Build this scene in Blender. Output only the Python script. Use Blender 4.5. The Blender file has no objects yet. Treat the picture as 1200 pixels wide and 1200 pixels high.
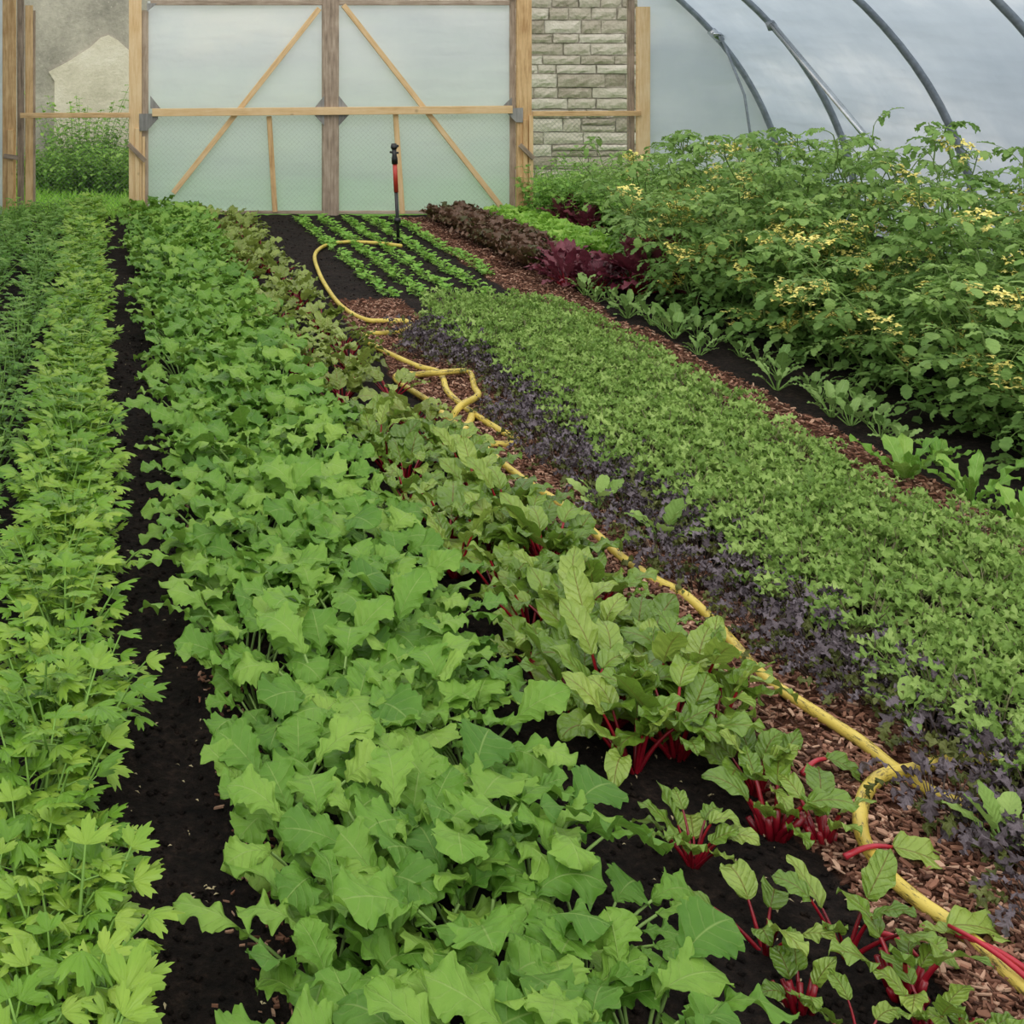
import bpy, math, random
import numpy as np
from mathutils import Vector, noise

R = random.Random(11)
C = bpy.context.scene.collection
PI = math.pi
F = 1530.0          # focal length in pixels of the 1200 px frame
CAMH = 1.7
VX, VY = 115.0, 55.0
WALL_Y = 13.2

def lin(r, g, b):
    f = lambda c: (c/255/12.92) if c/255 <= .04045 else ((c/255+.055)/1.055)**2.4
    return (f(r), f(g), f(b), 1.0)

def ground_pt(px, py, z=0.0):
    y = F*(CAMH-z)/(py-VY)
    return ((px-VX)*y/F, y)

def gz(x, y):
    return (.016*noise.noise(Vector((x*3.1, y*3.1, 1.3))) + .010*noise.noise(Vector((x*11, y*11, 4.2)))
            + .006*noise.noise(Vector((x*31, y*31, 7.7))))

# ------------------------------------------------------------------ materials
class NT:
    def __init__(s, name):
        s.m = bpy.data.materials.new(name); s.m.use_nodes = True
        s.t = s.m.node_tree; s.t.nodes.clear()
        s.out = s.t.nodes.new('ShaderNodeOutputMaterial')
    def n(s, kind, **kw):
        nd = s.t.nodes.new(kind)
        for k, v in kw.items(): setattr(nd, k, v)
        return nd
    def l(s, a, b): s.t.links.new(a, b)
    def math(s, op, a, b=None, clamp=False):
        nd = s.n('ShaderNodeMath', operation=op, use_clamp=clamp)
        for i, q in enumerate((a, b)):
            if q is None: continue
            if isinstance(q, (int, float)): nd.inputs[i].default_value = q
            else: s.l(q, nd.inputs[i])
        return nd.outputs[0]
    def mix(s, fac, a, b):
        nd = s.n('ShaderNodeMix', data_type='RGBA')
        for i, q in ((0, fac), (6, a), (7, b)):
            if isinstance(q, (int, float, tuple)): nd.inputs[i].default_value = q
            else: s.l(q, nd.inputs[i])
        return nd.outputs[2]
    def noise(s, scale, detail=4, vec=None, rough=.6):
        nd = s.n('ShaderNodeTexNoise'); nd.inputs['Scale'].default_value = scale
        nd.inputs['Detail'].default_value = detail; nd.inputs['Roughness'].default_value = rough
        if vec is None:
            vec = s.n('ShaderNodeTexCoord').outputs['Object']
        s.l(vec, nd.inputs['Vector'])
        return nd.outputs['Fac']
    def ramp(s, fac, stops):
        nd = s.n('ShaderNodeValToRGB'); e = nd.color_ramp.elements
        e[0].position, e[0].color = stops[0]; e[1].position, e[1].color = stops[-1]
        for p, c in stops[1:-1]:
            q = e.new(p); q.color = c
        s.l(fac, nd.inputs[0]); return nd.outputs[0]
    def bump(s, h, strength, dist):
        nd = s.n('ShaderNodeBump'); nd.inputs['Strength'].default_value = strength
        nd.inputs['Distance'].default_value = dist; s.l(h, nd.inputs['Height'])
        return nd.outputs[0]
    def bsdf(s, col, rough=.6, spec=.4, metal=0, normal=None):
        p = s.n('ShaderNodeBsdfPrincipled')
        if isinstance(col, tuple): p.inputs['Base Color'].default_value = col
        else: s.l(col, p.inputs['Base Color'])
        if isinstance(rough, (int, float)): p.inputs['Roughness'].default_value = rough
        else: s.l(rough, p.inputs['Roughness'])
        p.inputs['Specular IOR Level'].default_value = spec
        p.inputs['Metallic'].default_value = metal
        if normal is not None: s.l(normal, p.inputs['Normal'])
        return p.outputs[0]
    def done(s, sh): s.l(sh, s.out.inputs[0]); return s.m

def leaf_mat(name, dark, mid, light, vein=None, nv=7, vs=.55, vw=.05, rough=.45, spec=.35, trans=.28, bump=.5, blotch=.35, fanv=False, vstr=.75, svk=.38):
    t = NT(name)
    at = t.n('ShaderNodeAttribute', attribute_name='tint')
    sep = t.n('ShaderNodeSeparateColor'); t.l(at.outputs['Color'], sep.inputs[0])
    oi = t.n('ShaderNodeObjectInfo')
    nz = t.noise(9, 3)
    f = t.math('ADD', t.math('MULTIPLY', sep.outputs[0], .62), t.math('MULTIPLY', oi.outputs['Random'], .2))
    f = t.math('ADD', f, t.math('MULTIPLY', t.math('SUBTRACT', nz, .5), blotch*2))
    f = t.math('ADD', f, .08, True)
    col = t.ramp(f, [(0, lin(*dark)), (.45, lin(*mid)), (1, lin(*light))])
    uv = t.n('ShaderNodeUVMap', uv_map='UVMap').outputs[0]
    sx = t.n('ShaderNodeSeparateXYZ'); t.l(uv, sx.inputs[0])
    au = t.math('ABSOLUTE', t.math('MULTIPLY', t.math('SUBTRACT', sx.outputs[0], .5), 2))
    midv = t.math('SUBTRACT', 1, t.math('DIVIDE', au, vw*1.3), True)
    if fanv: q = t.math('MULTIPLY', sx.outputs[0], nv*1.6)
    else: q = t.math('SUBTRACT', t.math('MULTIPLY', sx.outputs[1], nv), t.math('MULTIPLY', au, vs*nv*.45))
    q = t.math('ADD', q, t.math('MULTIPLY', t.noise(35, 2), .5))
    fr = t.math('ABSOLUTE', t.math('SUBTRACT', t.math('FRACT', q), .5))
    sv = t.math('SUBTRACT', 1, t.math('DIVIDE', fr, .09), True)
    veins = t.math('MAXIMUM', midv, t.math('MULTIPLY', sv, .55))
    if vein is not None:
        col = t.mix(t.math('MULTIPLY', t.math('MAXIMUM', midv, t.math('MULTIPLY', sv, svk)), vstr), col, lin(*vein))
    # cells between the veins puff up
    puff = t.math('MULTIPLY', fr, -.8)
    h = t.math('SUBTRACT', t.math('MULTIPLY', t.noise(55, 3), 1.1), t.math('ADD', puff, t.math('MULTIPLY', veins, .35)))
    nrm = t.bump(h, bump, .004)
    b = t.bsdf(col, rough, spec, normal=nrm)
    tr = t.n('ShaderNodeBsdfTranslucent'); t.l(t.mix(.35, col, lin(*light)), tr.inputs[0])
    mx = t.n('ShaderNodeMixShader'); mx.inputs[0].default_value = trans
    t.l(b, mx.inputs[1]); t.l(tr.outputs[0], mx.inputs[2])
    return t.done(mx.outputs[0])

def plain_mat(name, col, rough=.6, spec=.4, metal=0, var=.2, scale=12, dark=None, bump=.2, dist=.003, vec=None):
    t = NT(name)
    nz = t.noise(scale, 5)
    d = dark or tuple(int(c*(1-var*1.6)) for c in col)
    cc = t.ramp(nz, [(.3, lin(*d)), (.7, lin(*col))])
    return t.done(t.bsdf(cc, rough, spec, metal, t.bump(t.noise(scale*6, 4), bump, dist)))

def timber_mat(name, a, b, c):
    t = NT(name)
    co = t.n('ShaderNodeTexCoord').outputs['Object']
    at = t.n('ShaderNodeAttribute', attribute_name='tint')
    uv = t.n('ShaderNodeUVMap', uv_map='UVMap').outputs[0]
    mp = t.n('ShaderNodeMapping'); mp.inputs['Scale'].default_value = (45, 3.2, 1); t.l(uv, mp.inputs[0])
    g = t.noise(1.0, 6, mp.outputs[0], .7)
    k = t.noise(7, 2, co)
    sep = t.n('ShaderNodeSeparateColor'); t.l(at.outputs['Color'], sep.inputs[0])
    f = t.math('ADD', t.math('MULTIPLY', g, .75), t.math('MULTIPLY', k, .25))
    f = t.math('ADD', f, t.math('MULTIPLY', t.math('SUBTRACT', sep.outputs[0], .5), .25))
    col = t.ramp(f, [(.3, lin(*a)), (.5, lin(*b)), (.7, lin(*c))])
    vo = t.n('ShaderNodeTexVoronoi'); vo.inputs['Scale'].default_value = 2.6; t.l(co, vo.inputs['Vector'])
    kn = t.math('SUBTRACT', 1, t.math('DIVIDE', vo.outputs['Distance'], .07), True)
    col = t.mix(t.math('MULTIPLY', kn, .7), col, lin(90, 58, 36))
    return t.done(t.bsdf(col, .75, .2, normal=t.bump(g, .3, .003)))

def chip_mat():
    t = NT('woodchip')
    at = t.n('ShaderNodeAttribute', attribute_name='tint')
    sep = t.n('ShaderNodeSeparateColor'); t.l(at.outputs['Color'], sep.inputs[0])
    f = t.math('ADD', t.math('MULTIPLY', sep.outputs[0], .85), t.math('MULTIPLY', t.noise(60, 3), .2))
    col = t.ramp(f, [(.0, lin(48, 32, 27)), (.35, lin(104, 70, 56)), (.7, lin(148, 106, 86)), (1, lin(204, 170, 146))])
    return t.done(t.bsdf(col, .8, .2, normal=t.bump(t.noise(150, 3), .4, .002)))

def soil_mat():
    t = NT('garden_soil')
    at = t.n('ShaderNodeAttribute', attribute_name='tint')
    sep = t.n('ShaderNodeSeparateColor'); t.l(at.outputs['Color'], sep.inputs[0])
    n1 = t.noise(45, 7); n2 = t.noise(6, 3)
    col = t.ramp(t.math('ADD', t.math('MULTIPLY', n1, .7), t.math('MULTIPLY', n2, .3)),
                 [(.35, lin(16, 13, 12)), (.52, lin(36, 29, 26)), (.72, lin(66, 53, 46))])
    chip = t.ramp(t.noise(70, 4), [(.3, lin(52, 33, 26)), (.7, lin(120, 80, 60))])
    col = t.mix(sep.outputs[0], col, chip)
    h = t.math('ADD', n1, t.math('MULTIPLY', t.noise(160, 4), .5))
    return t.done(t.bsdf(col, .9, .15, normal=t.bump(h, 1.0, .02)))

def poly_mat(name, grass_glow=False, side=False):
    t = NT(name)
    co = t.n('ShaderNodeTexCoord').outputs['Object']
    mp = t.n('ShaderNodeMapping'); t.l(co, mp.inputs[0])
    mp.inputs['Rotation'].default_value = (0, .7, 0) if not side else (.75, 0, 0)
    mp.inputs['Scale'].default_value = (.5, .5, 2.4) if not side else (.5, .35, 2.2)
    w = t.noise(1.0, 3, mp.outputs[0], .4)
    w2 = t.noise(2.2, 4, co)
    base = t.ramp(t.math('ADD', t.math('MULTIPLY', w, .7), t.math('MULTIPLY', w2, .3)),
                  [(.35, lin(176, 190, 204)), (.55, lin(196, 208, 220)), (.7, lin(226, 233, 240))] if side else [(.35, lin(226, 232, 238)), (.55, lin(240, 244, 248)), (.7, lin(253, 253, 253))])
    if grass_glow:
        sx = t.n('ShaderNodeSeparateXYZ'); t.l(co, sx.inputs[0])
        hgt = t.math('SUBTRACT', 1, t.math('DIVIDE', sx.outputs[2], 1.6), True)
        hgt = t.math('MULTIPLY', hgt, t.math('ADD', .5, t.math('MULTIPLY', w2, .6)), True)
        base = t.mix(hgt, base, lin(206, 231, 216))  # green light through the film from the grass behind, painted in towards the bottom
    nrm = t.bump(t.math('ADD', w, t.math('MULTIPLY', w2, .12)), .9, .16)
    b = t.bsdf(base, .35, .5, normal=nrm)
    tr = t.n('ShaderNodeBsdfTranslucent'); t.l(base, tr.inputs[0]); t.l(nrm, tr.inputs['Normal'])
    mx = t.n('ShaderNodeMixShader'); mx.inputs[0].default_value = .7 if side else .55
    t.l(b, mx.inputs[1]); t.l(tr.outputs[0], mx.inputs[2])
    tp = t.n('ShaderNodeBsdfTransparent')
    m2 = t.n('ShaderNodeMixShader'); m2.inputs[0].default_value = .08 if grass_glow else .06
    t.l(mx.outputs[0], m2.inputs[1]); t.l(tp.outputs[0], m2.inputs[2])
    return t.done(m2.outputs[0])

def stone_mat():
    t = NT('limestone')
    at = t.n('ShaderNodeAttribute', attribute_name='tint')
    sep = t.n('ShaderNodeSeparateColor'); t.l(at.outputs['Color'], sep.inputs[0])
    f = t.math('ADD', t.math('MULTIPLY', sep.outputs[0], .45), t.math('MULTIPLY', t.noise(7, 7, None, .75), .6))
    col = t.ramp(f, [(.2, lin(142, 132, 116)), (.5, lin(192, 183, 167)), (.8, lin(222, 215, 202))])
    return t.done(t.bsdf(col, .9, .1, normal=t.bump(t.noise(14, 7, None, .7), 1, .05)))

def render_mat(name, a, b, c, spots=True):
    t = NT(name)
    n1 = t.noise(1.6, 6, None, .65); n2 = t.noise(14, 6, None, .7)
    col = t.ramp(t.math('ADD', t.math('MULTIPLY', n1, .6), t.math('MULTIPLY', n2, .4)), [(.35, lin(*a)), (.5, lin(*b)), (.65, lin(*c))])
    if spots:
        vo = t.n('ShaderNodeTexVoronoi'); vo.inputs['Scale'].default_value = 13
        t.l(t.n('ShaderNodeTexCoord').outputs['Object'], vo.inputs['Vector'])
        sp = t.math('SUBTRACT', 1, t.math('DIVIDE', vo.outputs['Distance'], .16), True)
        sp = t.math('MULTIPLY', sp, t.math('GREATER_THAN', t.noise(3, 2), .52))
        col = t.mix(sp, col, lin(205, 198, 184))
    return t.done(t.bsdf(col, .95, .1, normal=t.bump(n2, .6, .03)))

def hose_mat():
    t = NT('yellow_hose')
    uv = t.n('ShaderNodeUVMap', uv_map='UVMap').outputs[0]
    mp = t.n('ShaderNodeMapping'); mp.inputs['Scale'].default_value = (3, 11, 1); t.l(uv, mp.inputs[0])
    g = t.noise(1.4, 7, mp.outputs[0], .8)
    m2 = t.n('ShaderNodeMapping'); m2.inputs['Scale'].default_value = (1, .9, 1); t.l(uv, m2.inputs[0])
    g2 = t.noise(1.0, 2, m2.outputs[0])
    wear = t.ramp(t.math('ADD', t.math('MULTIPLY', g, .75), t.math('MULTIPLY', g2, .25)), [(.53, (0, 0, 0, 1)), (.59, (1, 1, 1, 1))])
    y = t.ramp(t.noise(4, 3), [(.3, lin(196, 172, 66)), (.7, lin(228, 206, 104))])
    col = t.mix(wear, y, lin(92, 80, 44))
    return t.done(t.bsdf(col, .45, .45))

M = {}
M['soil'] = soil_mat(); M['chip'] = chip_mat()
M['mustard'] = leaf_mat('mustard_leaf', (74, 120, 40), (110, 154, 56), (150, 184, 80), (170, 196, 114), nv=6, vw=.035, bump=.8, trans=.26, rough=.5, spec=.3, vstr=.5, svk=.4)
M['mustard_stem'] = plain_mat('mustard_stem', (150, 186, 100), var=.15)
M['celery'] = leaf_mat('celery_leaf', (76, 122, 30), (116, 162, 46), (166, 194, 76), None, nv=5, rough=.36, spec=.45, trans=.3, fanv=True)
M['celeriac'] = leaf_mat('celeriac_leaf', (72, 118, 38), (106, 154, 54), (150, 184, 84), None, nv=5, rough=.4, spec=.4, trans=.28, fanv=True)
M['celery_stem'] = plain_mat('celery_stalk', (134, 178, 78), var=.15)
M['beet'] = leaf_mat('beet_leaf', (78, 110, 36), (112, 146, 50), (162, 184, 84), (120, 58, 42), nv=6, vw=.05, rough=.3, spec=.55, trans=.25, bump=.9, vstr=.65, svk=.12)
M['beetfar'] = leaf_mat('beet_leaf_bronzed', (94, 104, 44), (126, 146, 60), (166, 184, 94), (132, 70, 50), nv=6, vw=.05, rough=.34, spec=.5, trans=.25, bump=.9, vstr=.65, svk=.15)
M['beet_stem'] = plain_mat('beet_stalk', (160, 24, 40), dark=(92, 10, 26), rough=.3, spec=.5)
M['beet_pink'] = plain_mat('cut_beet_stalk', (196, 52, 66), dark=(150, 24, 44), rough=.3, spec=.5)
M['purple'] = leaf_mat('purple_mizuna', (58, 48, 52), (100, 90, 96), (134, 124, 132), None, rough=.55, spec=.3, trans=.12, blotch=.5)
M['purple_in'] = leaf_mat('purple_mizuna_inner', (60, 68, 30), (92, 100, 48), (120, 126, 72), None, rough=.5, spec=.3, trans=.2)
M['purple_stem'] = plain_mat('mizuna_stalk_brown', (86, 70, 60), var=.2)
M['mizuna'] = leaf_mat('mizuna_leaf', (98, 132, 54), (134, 168, 80), (176, 202, 116), None, rough=.5, spec=.3, trans=.3)
M['mizuna_stem'] = plain_mat('mizuna_stalk', (136, 140, 96), dark=(96, 82, 66))
M['tomato'] = leaf_mat('tomato_leaf', (74, 114, 50), (116, 154, 76), (162, 194, 108), None, nv=5, rough=.5, spec=.3, trans=.36, blotch=.5)
M['tomato_stem'] = plain_mat('tomato_stem', (110, 142, 66), dark=(82, 100, 48))
M['flower'] = plain_mat('tomato_flower', (238, 228, 138), dark=(218, 204, 92), rough=.6)
M['lettuce'] = leaf_mat('pale_lettuce', (110, 158, 50), (142, 190, 70), (176, 212, 100), (190, 220, 130), rough=.4, trans=.32)
M['redlettuce'] = leaf_mat('bronze_lettuce', (70, 72, 32), (98, 72, 54), (128, 100, 84), None, rough=.4, spec=.4, trans=.18, blotch=.8)
M['maroon'] = leaf_mat('maroon_leaf', (70, 24, 36), (102, 40, 56), (140, 78, 88), (140, 50, 70), rough=.45, spec=.4, trans=.18)
M['kale'] = leaf_mat('kale_leaf', (84, 122, 54), (122, 158, 80), (158, 188, 112), (164, 196, 136), rough=.55, spec=.3, trans=.2)
M['endive'] = leaf_mat('endive_leaf', (84, 132, 44), (114, 162, 60), (154, 190, 88), (176, 206, 120), rough=.4, trans=.28)
M['seedling'] = leaf_mat('seedling_leaf', (100, 156, 50), (136, 188, 74), (172, 212, 100), None, rough=.45, trans=.3)
M['weed'] = leaf_mat('weed_leaf', (88, 134, 54), (130, 176, 76), (170, 206, 100), None, rough=.5, trans=.32)
M['grass'] = leaf_mat('grass_blade', (124, 180, 60), (154, 206, 80), (184, 224, 104), None, rough=.5, trans=.32)
M['green_stem'] = plain_mat('green_stem', (140, 180, 90), var=.15)
M['pine'] = timber_mat('new_pine', (176, 138, 94), (216, 182, 134), (230, 202, 160))
M['oldwood'] = timber_mat('weathered_timber', (112, 98, 84), (164, 146, 128), (198, 182, 164))
M['grey'] = timber_mat('grey_plywood', (104, 102, 98), (136, 134, 130), (160, 158, 154))
M['poly'] = poly_mat('polythene_door', grass_glow=True)
M['polyside'] = poly_mat('polythene_side', side=True)
M['poly_end'] = poly_mat('polythene_end')
M['steel'] = plain_mat('galvanised_pipe', (158, 166, 174), rough=.45, spec=.5, metal=.3, var=.12, scale=20)
M['bright'] = plain_mat('bright_steel', (212, 216, 220), rough=.25, spec=.6, metal=.9, var=.08)
M['wire'] = plain_mat('netting_wire', (150, 152, 150), rough=.5, metal=.6)
M['stone'] = stone_mat()
M['mortar'] = render_mat('mortar', (126, 118, 106), (156, 148, 134), (180, 172, 158), False)
M['render'] = render_mat('old_render', (138, 134, 124), (168, 162, 150), (192, 186, 172))
M['patch'] = render_mat('pale_render', (196, 188, 168), (216, 207, 188), (228, 220, 204), False)
M['hose'] = hose_mat()
M['black'] = plain_mat('black_plastic', (28, 28, 30), rough=.4, spec=.5, var=.1)
M['red'] = plain_mat('red_tube', (196, 62, 48), rough=.4, spec=.5, var=.1)
M['straw'] = plain_mat('straw', (206, 190, 150), rough=.8)
M['turf'] = plain_mat('turf', (130, 184, 72), dark=(92, 140, 52), rough=.9, scale=5, bump=.6, dist=.03)

# ------------------------------------------------------------------ mesh builder
class MB:
    def __init__(s): s.v = []; s.f = []; s.uv = []; s.t = []; s.mi = []; s.n = 0; s.cur = 0
    def add(s, V, Fc, uv=None, tint=.5):
        V = np.asarray(V, float); s.v.append(V)
        s.uv.append(np.asarray(uv, float) if uv is not None else np.zeros((len(V), 2)))
        s.t.append(np.full(len(V), tint) if np.isscalar(tint) else np.asarray(tint, float))
        o = s.n
        s.f.extend([tuple(i+o for i in f) for f in Fc]); s.mi.extend([s.cur]*len(Fc)); s.n += len(V)
    def mesh(s, name, mats, smooth=True):
        me = bpy.data.meshes.new(name)
        V = np.concatenate(s.v); U = np.concatenate(s.uv); T = np.concatenate(s.t)
        me.from_pydata(V.tolist(), [], s.f)
        for m in (mats if isinstance(mats, (list, tuple)) else [mats]): me.materials.append(m)
        me.polygons.foreach_set('material_index', s.mi)
        li = np.empty(len(me.loops), np.int32); me.loops.foreach_get('vertex_index', li)
        ul = me.uv_layers.new(name='UVMap'); ul.data.foreach_set('uv', U[li].ravel())
        a = me.color_attributes.new('tint', 'FLOAT_COLOR', 'POINT')
        a.data.foreach_set('color', np.stack([T, T, T, np.ones_like(T)], 1).ravel())
        if smooth: me.polygons.foreach_set('use_smooth', [True]*len(me.polygons))
        me.update(); return me
    def obj(s, name, mats, parent=None, smooth=True):
        return link(name, s.mesh(name, mats, smooth), parent)
    def tube(s, P, r, sides=8, tint=.5, cap=True):
        P = np.asarray(P, float); n = len(P)
        r = np.full(n, r) if np.isscalar(r) else np.asarray(r)
        T = np.gradient(P, axis=0); T /= np.linalg.norm(T, axis=1)[:, None]+1e-9
        up = np.array([0, 0, 1.]) if abs(T[0][2]) < .9 else np.array([1., 0, 0])
        a = np.cross(T[0], up); a /= np.linalg.norm(a)
        V = []; U = []; d = 0
        for i in range(n):
            a = a - T[i]*np.dot(a, T[i]); a /= np.linalg.norm(a)+1e-9
            b = np.cross(T[i], a)
            if i: d += np.linalg.norm(P[i]-P[i-1])
            for k in range(sides):
                q = 2*PI*k/sides
                V.append(P[i]+r[i]*(a*math.cos(q)+b*math.sin(q))); U.append((abs(k/sides-.5)*2, d))
        Fc = [(i*sides+k, i*sides+(k+1) % sides, (i+1)*sides+(k+1) % sides, (i+1)*sides+k) for i in range(n-1) for k in range(sides)]
        if cap: Fc += [tuple(range(sides))[::-1], tuple(range((n-1)*sides, n*sides))]
        s.add(V, Fc, U, tint)
    def bar(s, p0, p1, w, d, tint=None, up=(0, 1, 0), ext=0):
        """a timber from p0 to p1; w across, d deep along `up`, lightly chamfered"""
        tint = R.random() if tint is None else tint
        p0 = np.array(p0, float); p1 = np.array(p1, float)
        T = p1-p0; L = np.linalg.norm(T); T /= L; p0 = p0-T*ext; p1 = p1+T*ext; L += 2*ext
        D = np.array(up, float); D -= T*np.dot(D, T); D /= np.linalg.norm(D); S = np.cross(T, D)
        c = min(w, d)*.09; a, b = w/2, d/2
        ring = [(-a, -b+c), (-a+c, -b), (a-c, -b), (a, -b+c), (a, b-c), (a-c, b), (-a+c, b), (-a, b-c)]
        V = []; U = []; off = R.random()*9
        for t, P in ((0, p0), (L, p1)):
            for k, (x, y) in enumerate(ring): V.append(P+S*x+D*y); U.append((x+y+off, t+off))
        Fc = [(k, (k+1) % 8, 8+(k+1) % 8, 8+k) for k in range(8)] + [tuple(range(8))[::-1], tuple(range(8, 16))]
        s.add(V, Fc, U, tint)
    def prism(s, poly, y0, y1, tint=.5):
        n = len(poly); V = [(x, y0, z) for x, z in poly]+[(x, y1, z) for x, z in poly]
        Fc = [tuple(range(n)), tuple(range(n, 2*n))[::-1]]+[(k, n+k, n+(k+1) % n, (k+1) % n) for k in range(n)]
        s.add(V, Fc, [(x+.3, z) for x, _, z in V], tint)

def link(name, data, parent=None):
    o = bpy.data.objects.new(name, data); C.objects.link(o)
    if parent is not None: o.parent = parent
    return o
def tag(o, label=None, cat=None, group=None, kind=None):
    if label: o['label'] = label
    if cat: o['category'] = cat
    if group: o['group'] = group
    if kind: o['kind'] = kind
    return o
def empty(name, loc=(0, 0, 0)):
    o = bpy.data.objects.new(name, None); C.objects.link(o); o.location = loc; o.empty_display_size = .1; return o

# ------------------------------------------------------------------ leaves
def frame_curve(base, az, el, L, bend, n, side=0., power=1.0):
    v = np.linspace(0, 1, n+1)
    th = el-bend*v**power; ph = az+side*v
    T = np.stack([np.cos(th)*np.cos(ph), np.cos(th)*np.sin(ph), np.sin(th)], 1)
    P = np.zeros((n+1, 3)); P[0] = base
    P[1:] = np.asarray(base)+np.cumsum((T[1:]+T[:-1])/2, 0)*(L/n)
    S = np.stack([-np.sin(ph), np.cos(ph), np.zeros(n+1)], 1)
    return v, P, T, S, th[-1], ph[-1]

def lamina(mb, base, az, el, L, W, prof, bend=.8, fold=.25, ruf=.05, rf=3, teeth=0., tf=8, N=12, Mh=3, roll=0., side=0., tint=None, lobes=0., nlob=0, shift=0.):
    v, P, T, S, _, _ = frame_curve(base, az, el, L, bend, N, side)
    Nn = np.cross(T, S)
    c, s_ = math.cos(roll), math.sin(roll)
    S, Nn = S*c+Nn*s_, Nn*c-S*s_
    w = W*np.interp(v, prof[0], prof[1])
    u = np.linspace(-1, 1, 2*Mh+1)
    U, V = np.meshgrid(u, v); au = np.abs(U)
    sgn = (U > 0)
    saw = np.where(sgn, (V*tf+.13) % 1., (V*tf+.52) % 1.)
    ww = w[:, None]*(1-teeth*saw*au**2)
    if lobes:
        lb = np.abs(np.sin(PI*(V+np.where(sgn, .0, .07))*nlob))
        ww = ww*(1-lobes*(1-lb**.6)*au**1.2)
    ph1, ph2 = R.random()*6.3, R.random()*6.3
    ruff = ruf*L*au**2*(np.sin(2*PI*rf*V+np.where(sgn, ph1, ph2))+.5*np.sin(2*PI*rf*1.9*V+ph2))
    fl = fold*(1-.4*V)
    pos = P[:, None, :]+S[:, None, :]*(U*ww*math.cos(fold))[..., None]+Nn[:, None, :]*(au*ww*np.sin(fl)+ruff)[..., None]
    if shift: pos = pos+T[:, None, :]*(au*ww*shift)[..., None]   # side lobes sweep forward
    k = 2*Mh+1
    Fc = [(i*k+j, i*k+j+1, (i+1)*k+j+1, (i+1)*k+j) for i in range(N) for j in range(k-1)]
    mb.add(pos.reshape(-1, 3), Fc, np.stack([U.ravel()*.5+.5, V.ravel()], 1), R.random() if tint is None else tint)

def petiole(st, base, az, el, L, bend, r0, r1, side=0., n=5, sides=5):
    v, P, T, S, th, ph = frame_curve(base, az, el, L, bend, n, side, 1.4)
    st.tube(P, r0+(r1-r0)*v, sides, tint=R.random(), cap=False)
    return P[-1], th, ph, P

def fan(mb, base, az, el, L, sp=1.35, lobes=3, depth=.45, teeth=.2, K=32, bend=.5, roll=0., tint=None):
    T = np.array([math.cos(el)*math.cos(az), math.cos(el)*math.sin(az), math.sin(el)])
    S = np.array([-math.sin(az), math.cos(az), 0.]); Nn = np.cross(T, S)
    S, Nn = S*math.cos(roll)+Nn*math.sin(roll), Nn*math.cos(roll)-S*math.sin(roll)
    t = np.linspace(-1, 1, K+1)
    g = np.abs(np.cos(lobes*PI/2*t))**.8
    r = L*(1-.28*t*t)*((1-depth)+depth*g)*(1-teeth*((np.arange(K+1) % 3) == 0)-teeth*.35*((np.arange(K+1) % 3) == 2))*(1+.06*np.array([R.uniform(-1, 1) for _ in t]))
    V = [np.array(base)]; U = [(.5, 0)]
    rings = (.4, .75, 1.0)
    for q in rings:
        for i in range(K+1):
            f = t[i]*sp; rr = r[i]*q
            n = -bend*rr*rr/L*(.6+.8*abs(t[i]))+.22*rr*(g[i]-.5)*(1 if q < 1 else .6)
            V.append(np.array(base)+T*rr*math.cos(f)+S*rr*math.sin(f)+Nn*n); U.append((t[i]*.5+.5, q))
    Fc = [(0, 1+i, 2+i) for i in range(K)]
    for a in range(len(rings)-1):
        o = 1+a*(K+1)
        Fc += [(o+i, o+K+1+i, o+K+2+i, o+i+1) for i in range(K)]
    mb.add(V, Fc, U, R.random() if tint is None else tint)

P_MUST = ([0, .08, .16, .24, .34, .42, .6, .75, .88, .96, 1], [.06, .28, .22, .5, .55, .78, 1, .98, .7, .36, .04])
P_BEET = ([0, .06, .2, .45, .65, .82, .93, 1], [.12, .55, .88, 1, .92, .66, .34, .03])
P_MIZ = ([0, .12, .3, .5, .7, .85, 1], [.1, .35, .6, .95, 1, .6, .06])
P_LANCE = ([0, .2, .45, .7, .9, 1], [.12, .7, 1, .75, .3, .02])
P_SPOON = ([0, .2, .45, .7, .88, 1], [.25, .4, .7, 1, .8, .1])
P_ROUND = ([0, .1, .3, .55, .8, .93, 1], [.2, .6, .95, 1, .8, .5, .08])
P_LET = ([0, .15, .4, .7, .9, 1], [.3, .5, .8, 1, .85, .3])

def U_(a, b): return R.uniform(a, b)

def g_mustard(n=12, s=1.0):
    f, st = MB(), MB()
    for i in range(n):
        az = i*2.399+U_(-.3, .3); inner = i/n
        el = 1.0+.45*inner+U_(-.12, .1)
        e, th, ph, _ = petiole(st, (.012*math.cos(az), .012*math.sin(az), 0), az, el, s*U_(.15, .22)*(1-.1*inner), U_(.3, .65), .0045, .003, U_(-.2, .2))
        lamina(f, e, ph, min(th, .75)+U_(-.15, .3), s*U_(.095, .165), s*U_(.05, .066), P_MUST, bend=U_(.6, 1.7), fold=U_(-.35, .3), ruf=U_(.05, .1), rf=U_(1.6, 3.2),
               teeth=.2, tf=9, lobes=U_(.1, .35), nlob=3, N=36, Mh=4, roll=U_(-.45, .45), side=U_(-.4, .4))
    return f, st

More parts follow.
